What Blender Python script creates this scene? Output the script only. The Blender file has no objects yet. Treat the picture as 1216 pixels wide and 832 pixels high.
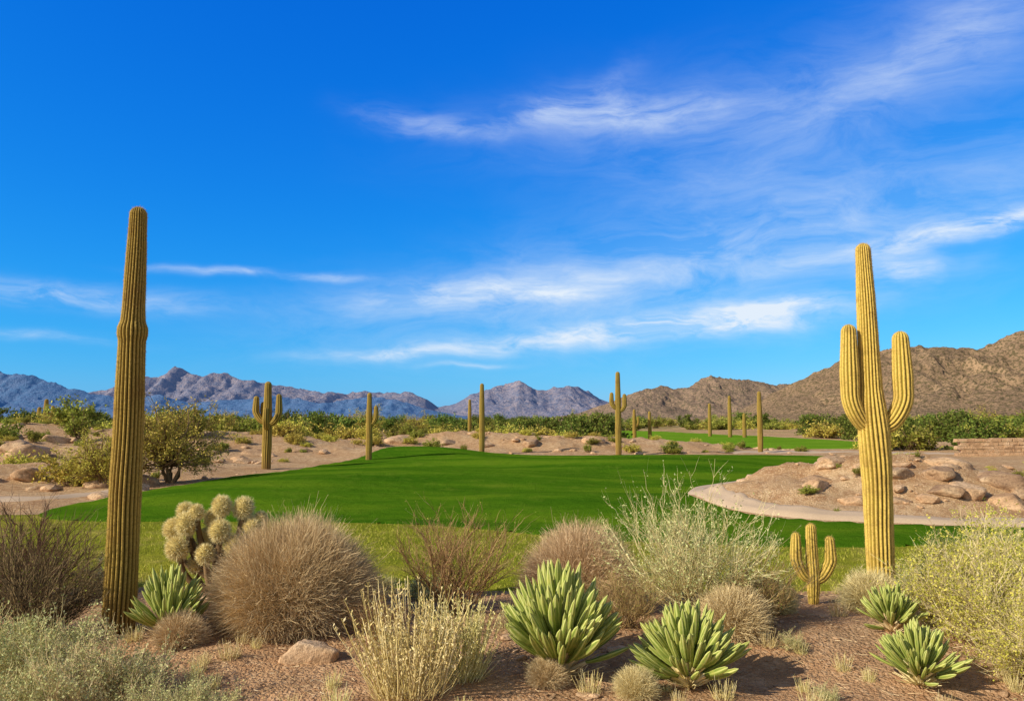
import bpy, math, numpy as np
from mathutils import Vector, noise as mn
rng = np.random.default_rng(11)
scene = bpy.context.scene
CAMH = 2.6

# ---------------------------------------------------------------- noise
def vnoise(x, y, seed=0):
    x = np.asarray(x, float); y = np.asarray(y, float)
    xi = np.floor(x).astype(np.int64); yi = np.floor(y).astype(np.int64)
    fx = x-xi; fy = y-yi
    u = fx*fx*(3-2*fx); v = fy*fy*(3-2*fy)
    def h(a, b):
        n = (a*374761393+b*668265263+seed*144269504) & 0xffffffff
        n = ((n ^ (n >> 13))*1274126177) & 0xffffffff
        return ((n ^ (n >> 16)) & 0xffff)/65535.0
    a = h(xi, yi); b = h(xi+1, yi); c = h(xi, yi+1); d = h(xi+1, yi+1)
    return (a*(1-u)+b*u)*(1-v)+(c*(1-u)+d*u)*v
def fbm(x, y, o=4, seed=0, g=.5):
    s = 0; a = 1; t = 0
    for i in range(o):
        s = s+a*(vnoise(x*2**i+i*17.3, y*2**i-i*9.1, seed+i)-.5)*2; t += a; a *= g
    return s/t
def ridged(x, y, o=4, seed=0, g=.5):
    s = 0; a = 1; t = 0
    for i in range(o):
        s = s+a*(1-np.abs(vnoise(x*2**i+i*7.7, y*2**i+i*3.1, seed+i)*2-1)); t += a; a *= g
    return s/t
def sstep(a, b, x):
    t = np.clip((x-a)/(b-a), 0, 1); return t*t*(3-2*t)

# ---------------------------------------------------------------- polygons
def smooth_poly(pts, n=8, closed=True):
    p = np.array(pts, float); N = len(p); out = []
    rngi = range(N) if closed else range(N-1)
    for i in rngi:
        if closed: p0, p1, p2, p3 = p[(i-1) % N], p[i], p[(i+1) % N], p[(i+2) % N]
        else: p0, p1, p2, p3 = p[max(i-1, 0)], p[i], p[i+1], p[min(i+2, N-1)]
        for k in range(n):
            t = k/n
            out.append(.5*((2*p1)+(-p0+p2)*t+(2*p0-5*p1+4*p2-p3)*t*t+(-p0+3*p1-3*p2+p3)*t**3))
    if not closed: out.append(p[-1])
    return np.array(out)
def sdist(poly, x, y, near=False):
    x = np.ravel(x); y = np.ravel(y); best = np.full(x.shape, 1e18); inside = np.zeros(x.shape, bool)
    bx = np.zeros(x.shape); by = np.zeros(x.shape)
    N = len(poly)
    for i in range(N):
        ax, ay = poly[i]; cx, cy = poly[(i+1) % N]
        dx, dy = cx-ax, cy-ay; L = dx*dx+dy*dy+1e-12
        t = np.clip(((x-ax)*dx+(y-ay)*dy)/L, 0, 1)
        qx = ax+t*dx; qy = ay+t*dy; d = (x-qx)**2+(y-qy)**2
        m = d < best; best[m] = d[m]; bx[m] = qx[m]; by[m] = qy[m]
        if ay != cy:
            c = ((ay > y) != (cy > y)) & (x < (cx-ax)*(y-ay)/(cy-ay)+ax)
            inside ^= c
    s = np.sqrt(best)*np.where(inside, 1, -1)
    return (s, bx, by) if near else s

FAIR = smooth_poly([(-11.5, 20.5), (-6.5, 20.2), (-2.2, 19.6), (0.8, 17.8), (3, 16.8), (6.5, 16.2), (9, 16.6), (12, 17.4), (16, 18.0), (17, 18.6),
                    (13, 18.9), (10.5, 19.2), (7.6, 20.2), (6.0, 21.8), (5.5, 24.5), (6.4, 28), (9, 32), (14, 36), (20, 42), (23, 50), (21, 55.5), (15, 57),
                    (9, 57), (4, 56), (-1, 57), (-5, 58), (-8, 56), (-10, 49), (-11, 41), (-12, 33), (-12.6, 27), (-13.2, 23)])
ROUGH = smooth_poly([(-22, 15), (-14, 13.4), (-8, 12.6), (-3, 12.6), (0, 12.3), (3, 12.2), (6, 12.4), (10, 13), (15, 14.5), (21, 17.0), (18, 17.9),
                     (12, 18.0), (6, 18.5), (1, 20), (-6, 22), (-12, 22.2), (-17, 21), (-22, 19)])
FAR = smooth_poly([(5, 158), (20, 165), (33, 150), (36, 110), (37, 86), (33, 70), (26, 69), (19, 72), (14.5, 83), (11, 108)])
def sd_box(poly, x, y):
    r = np.full(x.shape, -9.0)
    m = (x > poly[:, 0].min()-3) & (x < poly[:, 0].max()+3) & (y > poly[:, 1].min()-3) & (y < poly[:, 1].max()+3)
    if m.any(): r[m] = sdist(poly, x[m], y[m])
    return r

# ---------------------------------------------------------------- terrain
BUMPS = [(11.4, 25.2, 3.7, 3.8, 1.08), (16.6, 25.2, 5.2, 4.4, .50), (8.6, 23.8, 2.6, 2.6, .34),
         (-6, 54.5, 4.5, 4, .6), (-4, 33, 7, 4.5, .50), (7, 42, 7, 5, .5), (-8.5, 27, 4, 3.4, .30), (2, 24, 4.6, 2.6, .28), (-3, 44, 5, 3, .3), (15, 48, 5, 4, .35),
         (3, 66, 9, 5, 1.0), (-7, 68, 7, 5, .95), (14, 67, 5, 4, .45),
         (-19, 60, 9, 8, 1.0), (-33, 62, 12, 9, 1.35), (-50, 66, 14, 12, 1.7), (-24, 44, 6, 5, .8), (-34, 48, 8, 5, 1.1),
         (-21, 33, 3.5, 3, .6), (-17.5, 38, 3, 3, .5), (46, 72, 12, 8, .4),
         (4.2, 9.6, 1.4, 1.2, .14), (-3, 8.4, 1.6, 1.0, .08), (1.5, 9.3, 2.4, .9, .12)]
SMOOTHB = {(-6, 54.5), (-4, 33), (7, 42), (-8.5, 27), (2, 24), (-3, 44), (15, 48)}
def H(x, y, full=True):
    x = np.asarray(x, float); y = np.asarray(y, float); shp = x.shape; x = np.ravel(x); y = np.ravel(y)
    z = np.zeros(x.shape); rocky = np.zeros(x.shape)
    for cx, cy, rx, ry, h in BUMPS:
        g = np.exp(-(((x-cx)/rx)**2+((y-cy)/ry)**2)**1.25)
        z += h*g
        if h > .3 and not ((cx, cy) in SMOOTHB): rocky = np.maximum(rocky, g)
    dist = np.hypot(x, y)
    z += .35*fbm(x/28, y/28, 3, 3)*sstep(60, 110, dist)+2.0*fbm(x/260, y/260, 3, 5)*sstep(300, 900, dist)
    t = np.maximum(np.maximum(sd_box(FAIR, x, y), sd_box(ROUGH, x, y)), sd_box(FAR, x, y))
    turf = sstep(-.9, -.1, t)
    r = .07*fbm(x/.9, y/.9, 4, 9)+.12*fbm(x/3.5, y/3.5, 3, 19)
    r += sstep(.10, .5, rocky)*(.50*(ridged(x/2.6+.2*y, y/1.8, 4, 23)-.55)+.22*fbm(x/.9, y/.9, 3, 31))
    z = z+r*(1-turf)*np.where(dist > 200, 0, 1)
    if full: z = z-.14*sstep(.05, .6, t)
    return z.reshape(shp)
def hz(x, y): return float(H(np.array([x]), np.array([y]))[0])

# ---------------------------------------------------------------- mesh building
class MB:
    def __init__(s): s.V = []; s.F = []; s.A = []; s.M = []; s.S = []; s.n = 0
    def add(s, v, f, a=0.5, m=0, smooth=False):
        v = np.asarray(v, float).reshape(-1, 3); f = np.asarray(f, np.int64)
        a = np.broadcast_to(np.asarray(a, float), (len(v),))
        s.V.append(v); s.A.append(a); s.F.append(f+s.n); s.n += len(v)
        s.M.append(np.full(len(f), m)); s.S.append(np.full(len(f), smooth))
    def build(s, name, mats):
        me = bpy.data.meshes.new(name)
        V = np.concatenate(s.V); A = np.concatenate(s.A)
        me.vertices.add(len(V)); me.vertices.foreach_set('co', V.astype(np.float32).ravel())
        L = np.concatenate([f.ravel() for f in s.F]); tot = np.concatenate([np.full(len(f), f.shape[1]) for f in s.F])
        st = np.concatenate([[0], np.cumsum(tot)[:-1]])
        me.loops.add(len(L)); me.loops.foreach_set('vertex_index', L.astype(np.int32))
        me.polygons.add(len(tot)); me.polygons.foreach_set('loop_start', st.astype(np.int32))
        me.polygons.foreach_set('material_index', np.concatenate(s.M).astype(np.int32))
        me.polygons.foreach_set('use_smooth', np.concatenate(s.S).astype(bool))
        at = me.attributes.new('v', 'FLOAT', 'POINT'); at.data.foreach_set('value', A.astype(np.float32))
        for m in mats: me.materials.append(m)
        me.update(calc_edges=True); me.validate()
        return me
def put(name, me, loc=(0, 0, 0), rz=0, sc=1, parent=None):
    o = bpy.data.objects.new(name, me); scene.collection.objects.link(o)
    o.location = loc; o.rotation_euler = (0, 0, rz)
    o.scale = (sc, sc, sc) if np.isscalar(sc) else sc
    if parent: o.parent = parent
    return o
def norm(v): return v/(np.linalg.norm(v, axis=-1, keepdims=True)+1e-9)
def rdir(n): return norm(rng.normal(size=(n, 3)))

def strands(mb, P, W, ns=2, a=None, m=0):
    N, K, _ = P.shape
    T = norm(np.gradient(P, axis=1))
    ref = rdir(N)[:, None, :]
    S = norm(np.cross(T, ref)); U = np.cross(S, T)
    ring = []
    for j in range(ns):
        an = 2*math.pi*j/ns
        ring.append(P+(S*math.cos(an)+U*math.sin(an))*W[..., None])
    V = np.stack(ring, 2)
    idx = np.arange(N*K*ns).reshape(N, K, ns)
    fs = []
    for j in range(1 if ns == 2 else ns):
        k = (j+1) % ns
        fs.append(np.stack([idx[:, :-1, j], idx[:, :-1, k], idx[:, 1:, k], idx[:, 1:, j]], -1).reshape(-1, 4))
    if a is None: a = rng.random(N)
    mb.add(V, np.concatenate(fs), np.repeat(a, K*ns), m, ns > 2)
def leaves(mb, C, l, w, m=1, up=0., a=None):
    N = len(C); d = rdir(N); d[:, 2] += up; d = norm(d); s = norm(np.cross(d, rdir(N)))
    L = (l*(.6+.8*rng.random(N)))[:, None]; Wd = (w*(.6+.8*rng.random(N)))[:, None]
    V = np.stack([C, C+d*L*.5+s*Wd, C+d*L, C+d*L*.5-s*Wd], 1)
    if a is None: a = rng.random(N)
    mb.add(V, np.arange(N*4).reshape(N, 4), np.repeat(a, 4), m)

def grow(base, d, L, K=4, up=0., wig=.06):
    N = len(base); t = np.linspace(0, 1, K)[None, :, None]
    P = base[:, None, :]+d[:, None, :]*L[:, None, None]*t
    P = P+np.array([0, 0, 1.])*up*L[:, None, None]*t**2
    w = np.cumsum(rng.normal(size=(N, K, 3)), 1)*wig*L[:, None, None]/math.sqrt(K); w -= w[:, :1]
    return P+w
def sample(P, n, t0=.3):
    N, K, _ = P.shape; i = rng.integers(0, N, n); t = (t0+(1-t0)*rng.random(n))*(K-1)
    k = np.minimum(t.astype(int), K-2); f = (t-k)[:, None]
    return P[i, k]*(1-f)+P[i, k+1]*f, norm(P[i, k+1]-P[i, k])

def shrub(name, mats, R=1., Ht=1.2, nmain=40, nsub=300, ntwig=1500, nleaf=5000, lsz=(.03, .01), w=(.008, .003, .0015), pmax=80, spread=.8, base_r=.06, fill=.75, lobes=0, zb=0., trunks=None, up=.0):
    mb = MB()
    az = rng.random(nmain)*2*math.pi; p = np.radians(pmax)*np.sqrt(rng.random(nmain))
    tgt = np.stack([np.cos(az)*np.sin(p)*R, np.sin(az)*np.sin(p)*R, np.cos(p)*Ht*.95+.05*Ht], 1)*(fill+(1-fill)*rng.random(nmain))[:, None]
    if lobes:
        tgt *= (1+.25*np.sin(az*lobes+1.3)*np.sin(p*3+az))[:, None]
    base = np.zeros((nmain, 3)); base[:, :2] = rng.normal(size=(nmain, 2))*base_r
    base[:, 2] = zb
    d = tgt-base; L = np.linalg.norm(d, axis=1)*.85; d = norm(d)
    M = grow(base, d, L, 6, up, .10)
    strands(mb, M, np.linspace(1, .4, 6)[None, :]*w[0]*(.7+.6*rng.random(nmain))[:, None], 4)
    b, t = sample(M, nsub, .25); d = norm(t+spread*rdir(nsub)+np.array([0, 0, .15]))
    S = grow(b, d, .42*R*(.4+.6*rng.random(nsub)), 5, up, .09)
    strands(mb, S, np.linspace(1, .4, 5)[None, :]*np.full((nsub, 1), w[1]), 3)
    b, t = sample(S, ntwig, .2); d = norm(t+spread*1.1*rdir(ntwig)+np.array([0, 0, .2]))
    Tw = grow(b, d, .22*R*(.4+.6*rng.random(ntwig)), 4, up, .08)
    strands(mb, Tw, np.linspace(1, .3, 4)[None, :]*np.full((ntwig, 1), w[2]), 2)
    if nleaf:
        b, t = sample(Tw, nleaf, .1)
        leaves(mb, b+rng.normal(size=b.shape)*lsz[0]*.5, lsz[0], lsz[1], 1, .3)
    if trunks:
        for q in trunks: q(mb)
    return mb.build(name, mats)

def ribtube(mb, path, rad, nrib=18, amp=.13, per=6, seed=0, m=0, spines=0, taper_end=True, spl=.02):
    P = smooth_poly(path, 14, False)
    seg = np.linalg.norm(np.diff(P, axis=0), axis=1); s = np.concatenate([[0], np.cumsum(seg)]); L = s[-1]
    rt = rad(1.0)
    su = np.linspace(0, L-rt, max(12, int(L/.035) if spines else int(L/.15)))
    sd = L-rt+rt*np.sin(np.linspace(0, math.pi/2, 9))[1:]
    ss = np.concatenate([su, sd])
    Q = np.stack([np.interp(ss, s, P[:, i]) for i in range(3)], 1)
    T = norm(np.gradient(Q, axis=0)); T[-1] = T[-3]; T[-2] = T[-3]
    S = [norm(np.cross(T[0], [0.3, 1, .1]))]
    for i in range(1, len(T)):
        v = S[-1]-T[i]*np.dot(S[-1], T[i]); S.append(norm(v))
    S = np.array(S); U = np.cross(T, S)
    r = np.array([rad(min(1, q/L)) for q in ss])
    cap = np.ones(len(ss)); e = ss > L-rt
    cap[e] = np.sqrt(np.maximum(0, 1-((ss[e]-(L-rt))/rt)**2)); cap[-1] = .04
    n = nrib*per; th = np.arange(n)/n*2*math.pi
    rib = (np.abs(np.cos(th*nrib/2)))**.8
    wob = 1+.035*np.array([mn.noise(Vector((q*2.1, seed, 0))) for q in ss])+.012*np.array([mn.noise(Vector((q*9, seed, 3))) for q in ss])
    drift = .15*np.array([mn.noise(Vector((q*.8, seed+9, 0))) for q in ss])
    TH = th[None, :]+drift[:, None]
    RR = (r*cap*wob)[:, None]*(1-amp*1.3*(1-rib)[None, :]*1.0)
    V = Q[:, None, :]+(S[:, None, :]*np.cos(TH)[..., None]+U[:, None, :]*np.sin(TH)[..., None])*RR[..., None]
    K = len(ss); idx = np.arange(K*n).reshape(K, n); nx = np.roll(idx, -1, 1)
    F = np.stack([idx[:-1], nx[:-1], nx[1:], idx[1:]], -1).reshape(-1, 4)
    a = np.broadcast_to(rib[None, :], (K, n)).ravel()
    mb.add(V, F, a, m, True)
    if spines:
        step = spines
        ks = np.arange(1, K-1, 1)
        cr = np.arange(0, n, per)
        C = V[np.ix_(ks, cr)].reshape(-1, 3); O = norm(V[np.ix_(ks, cr)]-Q[ks][:, None, :]).reshape(-1, 3)
        TT = np.repeat(T[ks], len(cr), 0)
        for j in range(step):
            N = len(C); dd = norm(O+.95*rdir(N)); s_ = norm(np.cross(dd, rdir(N)))
            l = (spl*(.5+rng.random(N)))[:, None]
            jit = TT*(rng.random(N)[:, None]-.5)*.03
            VV = np.stack([C+jit-s_*.0013, C+jit+s_*.0013, C+jit+dd*l], 1)
            mb.add(VV, np.arange(N*3).reshape(N, 3), np.repeat(rng.random(N), 3), 1)
def prof(xs, ys): return lambda s: float(np.interp(s, xs, ys))

# ---------------------------------------------------------------- materials
def nodes(name):
    m = bpy.data.materials.new(name); m.use_nodes = True; nt = m.node_tree; nt.nodes.clear()
    return m, nt
def nd(nt, t, **k):
    n = nt.nodes.new(t)
    for a, b in k.items(): setattr(n, a, b)
    return n
def ramp(nt, fac, stops):
    r = nt.nodes.new('ShaderNodeValToRGB'); e = r.color_ramp.elements
    while len(e) < len(stops): e.new(.5)
    for el, (p, c) in zip(e, stops): el.position = p; el.color = (*c, 1) if len(c) == 3 else c
    nt.links.new(fac, r.inputs[0]); return r.outputs[0]
def mixc(nt, fac, a, b, mode='MIX'):
    n = nt.nodes.new('ShaderNodeMix'); n.data_type = 'RGBA'; n.blend_type = mode
    for i, v in ((0, fac), (6, a), (7, b)):
        if isinstance(v, (int, float)): n.inputs[i].default_value = v
        elif isinstance(v, tuple): n.inputs[i].default_value = (*v, 1)
        else: nt.links.new(v, n.inputs[i])
    return n.outputs[2]
def math_(nt, op, a, b=0.0, c=None, clamp=False):
    n = nt.nodes.new('ShaderNodeMath'); n.operation = op; n.use_clamp = clamp
    for i, v in enumerate((a, b, c)):
        if v is None: continue
        if isinstance(v, (int, float)): n.inputs[i].default_value = v
        else: nt.links.new(v, n.inputs[i])
    return n.outputs[0]
def noise_(nt, vec, scale, detail=4, rough=.55, dist=0.):
    n = nt.nodes.new('ShaderNodeTexNoise'); n.inputs['Scale'].default_value = scale; n.inputs['Detail'].default_value = detail
    n.inputs['Roughness'].default_value = rough; n.inputs['Distortion'].default_value = dist
    if vec is not None: nt.links.new(vec, n.inputs['Vector'])
    return n.outputs[0]
def finish(nt, col, rough=.8, bump=None, bs=.5, bd=.02, trans=None, spec=.2, emis=None):
    b = nt.nodes.new('ShaderNodeBsdfPrincipled'); o = nt.nodes.new('ShaderNodeOutputMaterial')
    if isinstance(col, tuple): b.inputs['Base Color'].default_value = (*col, 1)
    else: nt.links.new(col, b.inputs['Base Color'])
    b.inputs['Roughness'].default_value = rough; b.inputs['Specular IOR Level'].default_value = spec
    if bump is not None:
        bn = nt.nodes.new('ShaderNodeBump'); bn.inputs['Strength'].default_value = bs; bn.inputs['Distance'].default_value = bd
        nt.links.new(bump, bn.inputs['Height']); nt.links.new(bn.outputs[0], b.inputs['Normal'])
    out = b.outputs[0]
    if emis:
        b.inputs['Emission Color'].default_value = (*emis[0], 1); b.inputs['Emission Strength'].default_value = emis[1]
    if trans:
        t = nt.nodes.new('ShaderNodeBsdfTranslucent')
        if isinstance(col, tuple): t.inputs[0].default_value = (*col, 1)
        else: nt.links.new(col, t.inputs[0])
        mx = nt.nodes.new('ShaderNodeMixShader'); mx.inputs[0].default_value = trans
        nt.links.new(out, mx.inputs[1]); nt.links.new(t.outputs[0], mx.inputs[2]); out = mx.outputs[0]
    nt.links.new(out, o.inputs[0])
def diffuse(nt, col):
    b = nt.nodes.new('ShaderNodeBsdfDiffuse'); o = nt.nodes.new('ShaderNodeOutputMaterial')
    nt.links.new(col, b.inputs[0]); nt.links.new(b.outputs[0], o.inputs[0])
def attr(nt): return nd(nt, 'ShaderNodeAttribute', attribute_name='v').outputs['Fac']
def objco(nt): return nt.nodes.new('ShaderNodeTexCoord').outputs['Object']
def geoco(nt): return nt.nodes.new('ShaderNodeNewGeometry').outputs['Position']

def plant(name, c1, c2, c3=None, trans=.25, objvar=.25):
    m, nt = nodes(name); a = attr(nt)
    st = [(0, c1), (1, c2)] if c3 is None else [(0, c1), (.6, c2), (1, c3)]
    col = ramp(nt, a, st)
    if objvar:
        oi = nt.nodes.new('ShaderNodeObjectInfo'); hs = nt.nodes.new('ShaderNodeHueSaturation')
        nt.links.new(math_(nt, 'MULTIPLY_ADD', oi.outputs['Random'], objvar*2, 1-objvar), hs.inputs['Value'])
        nt.links.new(math_(nt, 'MULTIPLY_ADD', oi.outputs['Random'], .04, .48), hs.inputs['Hue'])
        nt.links.new(col, hs.inputs['Color']); col = hs.outputs[0]
    if trans: finish(nt, col, .75, trans=trans, spec=.12)
    else: diffuse(nt, col)
    return m

def ground_mat():
    m, nt = nodes('desert_soil'); p = geoco(nt)
    n1 = noise_(nt, p, .35, 4); n2 = noise_(nt, p, 3.0, 5, .65); n3 = noise_(nt, p, 38., 2, .7)
    vo = nd(nt, 'ShaderNodeTexVoronoi'); vo.inputs['Scale'].default_value = 24; nt.links.new(p, vo.inputs['Vector'])
    c = ramp(nt, n1, [(.3, (.56, .33, .17)), (.5, (.74, .48, .27)), (.7, (.82, .60, .37))])
    c = mixc(nt, ramp(nt, n2, [(.40, (0, 0, 0)), (.68, (1,)*3)]), c, (.46, .25, .13))
    c = mixc(nt, ramp(nt, n3, [(.35, (.6, .6, .6)), (.6, (0, 0, 0))]), c, (.26, .15, .08))
    vc = nt.nodes.new('ShaderNodeSeparateColor'); nt.links.new(vo.outputs['Color'], vc.inputs[0])
    c = mixc(nt, ramp(nt, vc.outputs[0], [(.78, (0, 0, 0)), (.83, (.5, .5, .5))]), c, (.80, .60, .40))
    n4 = noise_(nt, p, .07, 6, .7)
    sp = nt.nodes.new('ShaderNodeSeparateXYZ'); nt.links.new(p, sp.inputs[0])
    far = math_(nt, 'MULTIPLY', math_(nt, 'SUBTRACT', sp.outputs[1], 90), .006, clamp=True)
    veg = math_(nt, 'MULTIPLY', ramp(nt, n4, [(.42, (0, 0, 0)), (.55, (1, 1, 1))]), far)
    c = mixc(nt, veg, c, (.22, .20, .07))
    fg = math_(nt, 'SUBTRACT', 1.0, math_(nt, 'MULTIPLY', math_(nt, 'SUBTRACT', sp.outputs[1], 11), .25, clamp=True), clamp=True)
    c = mixc(nt, math_(nt, 'MULTIPLY', fg, .45), c, (.48, .26, .145))
    n5 = noise_(nt, p, 1.1, 5, .7)
    c = mixc(nt, math_(nt, 'MULTIPLY', fg, ramp(nt, n5, [(.48, (0,)*3), (.66, (.65,)*3)])), c, (.25, .155, .09))
    h = math_(nt, 'ADD', math_(nt, 'MULTIPLY', n2, .8), math_(nt, 'ADD', n3, math_(nt, 'MULTIPLY', vo.outputs['Distance'], -.6)))
    finish(nt, c, .9, h, .8, .06, spec=.0); return m
def turf_mat(name, a, b, c_, bare, bareamt, fine=60, stripes=0.):
    m, nt = nodes(name); p = geoco(nt)
    mp = nt.nodes.new('ShaderNodeMapping'); mp.inputs['Scale'].default_value = (.45, 1.3, 1); mp.inputs['Rotation'].default_value = (0, 0, .25); nt.links.new(p, mp.inputs['Vector'])
    n1 = noise_(nt, mp.outputs[0], .22, 5, .6); n2 = noise_(nt, p, 2.2, 5, .6); n3 = noise_(nt, p, fine, 2, .8)
    if stripes:
        sp = nt.nodes.new('ShaderNodeSeparateXYZ'); nt.links.new(p, sp.inputs[0])
        q = math_(nt, 'ADD', math_(nt, 'MULTIPLY', sp.outputs[0], .45), math_(nt, 'MULTIPLY', sp.outputs[1], 1.5))
        s = math_(nt, 'MULTIPLY', math_(nt, 'SINE', math_(nt, 'ADD', q, math_(nt, 'MULTIPLY', n1, 3))), stripes)
        n1 = math_(nt, 'ADD', n1, s)
    c = ramp(nt, n1, [(.36, a), (.5, b), (.62, c_)])
    c = mixc(nt, math_(nt, 'MULTIPLY', n2, .5), c, a)
    c = mixc(nt, ramp(nt, n3, [(.3, (.6, .6, .6)), (.6, (0, 0, 0))]), c, tuple(.45*x for x in a))
    c = mixc(nt, ramp(nt, noise_(nt, p, 1.1, 6, .7), [(.5, (0, 0, 0)), (.75, (bareamt,)*3)]), c, bare)
    finish(nt, c, .9, math_(nt, 'ADD', n3, math_(nt, 'MULTIPLY', n2, 2.5)), 1., .06, spec=.0); return m
def rock_mat(name, a, b, c_):
    m, nt = nodes(name); p = geoco(nt); n1 = noise_(nt, p, 1.5, 5, .6); n2 = noise_(nt, p, 14, 5, .7)
    c = ramp(nt, n1, [(.3, a), (.5, b), (.7, c_)])
    c = mixc(nt, ramp(nt, n2, [(.35, (.7, .7, .7)), (.55, (0, 0, 0))]), c, tuple(.5*x for x in a))
    finish(nt, c, .9, math_(nt, 'ADD', n1, n2), .8, .06, spec=.1); return m
def path_mat():
    m, nt = nodes('decomposed_granite_path'); p = geoco(nt); n = noise_(nt, p, 30, 4, .7); n1 = noise_(nt, p, .8, 4)
    c = mixc(nt, n1, (.50, .37, .26), (.66, .50, .37)); c = mixc(nt, ramp(nt, n, [(.3, (.5, .5, .5)), (.6, (0, 0, 0))]), c, (.36, .25, .17))
    finish(nt, c, .9, n, .5, .02, spec=.05); return m
def cactus_mat(name, groove, mid, crest, zbrown=1.2):
    m, nt = nodes(name); a = attr(nt); p = objco(nt)
    c = ramp(nt, a, [(.0, groove), (.45, mid), (.8, crest), (1, tuple(min(1, x*1.15) for x in crest))])
    n = noise_(nt, p, 3, 5, .65); n2 = noise_(nt, p, 40, 3, .7)
    c = mixc(nt, ramp(nt, n, [(.48, (0, 0, 0)), (.75, (.7,)*3)]), c, (.24, .12, .035))
    sp = nt.nodes.new('ShaderNodeSeparateXYZ'); nt.links.new(p, sp.inputs[0])
    z = math_(nt, 'ADD', sp.outputs[2], math_(nt, 'MULTIPLY', n, .8))
    c = mixc(nt, ramp(nt, math_(nt, 'DIVIDE', z, zbrown), [(.2, (.85,)*3), (1, (0,)*3)]), c, mixc(nt, a, (.10, .055, .02), (.34, .20, .08)))
    c = mixc(nt, ramp(nt, n2, [(.3, (.5,)*3), (.55, (0,)*3)]), c, groove)
    finish(nt, c, .7, n2, .4, .006, spec=.15); return m
def agave_mat():
    m, nt = nodes('agave_leaf'); a = attr(nt); p = objco(nt)
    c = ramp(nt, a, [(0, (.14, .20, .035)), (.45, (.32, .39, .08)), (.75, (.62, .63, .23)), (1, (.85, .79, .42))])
    n = noise_(nt, p, 14, 4); c = mixc(nt, ramp(nt, n, [(.45, (0,)*3), (.75, (.5,)*3)]), c, (.55, .48, .12))
    finish(nt, c, .6, n, .3, .01, spec=.2); return m
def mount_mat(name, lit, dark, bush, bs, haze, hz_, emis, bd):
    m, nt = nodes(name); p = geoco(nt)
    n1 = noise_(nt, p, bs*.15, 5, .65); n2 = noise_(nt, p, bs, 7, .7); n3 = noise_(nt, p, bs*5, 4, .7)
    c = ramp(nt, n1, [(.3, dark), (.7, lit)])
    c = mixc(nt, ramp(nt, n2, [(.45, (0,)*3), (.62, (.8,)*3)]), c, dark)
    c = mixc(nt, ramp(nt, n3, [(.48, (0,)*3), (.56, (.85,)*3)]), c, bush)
    c = mixc(nt, hz_, c, haze)  # aerial haze painted into the rock's base colour
    finish(nt, c, .95, math_(nt, 'ADD', n2, math_(nt, 'MULTIPLY', n3, .4)), 1., bd, spec=0, emis=emis); return m  # emission adds a constant blue glow standing in for distance haze

M_ground = ground_mat()
M_fair = turf_mat('fairway_turf', (.060, .175, .008), (.12, .265, .012), (.21, .355, .018), (.24, .32, .03), .4, 45, .05)
M_rough = turf_mat('rough_turf', (.24, .28, .025), (.37, .37, .04), (.50, .44, .06), (.60, .46, .14), .8, 35)
M_far = turf_mat('far_turf', (.14, .30, .015), (.20, .38, .025), (.25, .42, .035), (.3, .38, .06), .3, 20)
M_rock = rock_mat('granite_rock', (.44, .26, .15), (.66, .43, .26), (.78, .56, .38))
M_rockd = rock_mat('weathered_rock', (.28, .17, .11), (.48, .31, .19), (.64, .46, .30))
M_path = path_mat()
M_sag = cactus_mat('saguaro_skin', (.065, .045, .008), (.22, .155, .026), (.44, .30, .07))
M_sagR = cactus_mat('saguaro_skin_gold', (.15, .115, .016), (.42, .31, .05), (.74, .52, .13), .4)
M_spine = plant('cactus_spines', (.42, .28, .10), (.68, .49, .21), trans=None, objvar=0)
M_agave = agave_mat()
M_bark = plant('bark', (.14, .09, .045), (.30, .20, .11), trans=None, objvar=0)
M_dry = plant('dry_stems', (.40, .30, .15), (.76, .60, .34), (.94, .80, .52), trans=None, objvar=.06)
M_red = plant('reddish_twigs', (.20, .11, .055), (.42, .26, .13), (.56, .38, .20), trans=None, objvar=.05)
M_dkt = plant('dark_twigs', (.07, .045, .03), (.18, .115, .07), (.34, .23, .14), trans=None, objvar=.05)
M_straw = plant('straw', (.50, .42, .15), (.82, .70, .32), (.92, .82, .50), trans=None, objvar=.05)
M_creo = plant('creosote_leaves', (.15, .18, .025), (.31, .33, .05), (.50, .47, .11), trans=.2)
M_dark = plant('mesquite_leaves', (.07, .11, .018), (.15, .21, .035), (.27, .31, .06), trans=.2)
M_yel = plant('yellow_green_leaves', (.36, .34, .05), (.58, .52, .09), (.80, .66, .17), trans=.2, objvar=.1)
M_sage = plant('sage_leaves', (.32, .33, .13), (.54, .54, .24), (.74, .72, .38), trans=.2, objvar=.1)
M_choj = plant('cholla_core', (.44, .34, .12), (.60, .48, .20), trans=None, objvar=0)
M_chos = plant('cholla_spines', (.80, .66, .32), (.95, .86, .54), trans=None, objvar=0)
M_blade = plant('grass_blades', (.20, .26, .02), (.42, .44, .05), (.68, .58, .16), trans=None, objvar=0)

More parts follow.
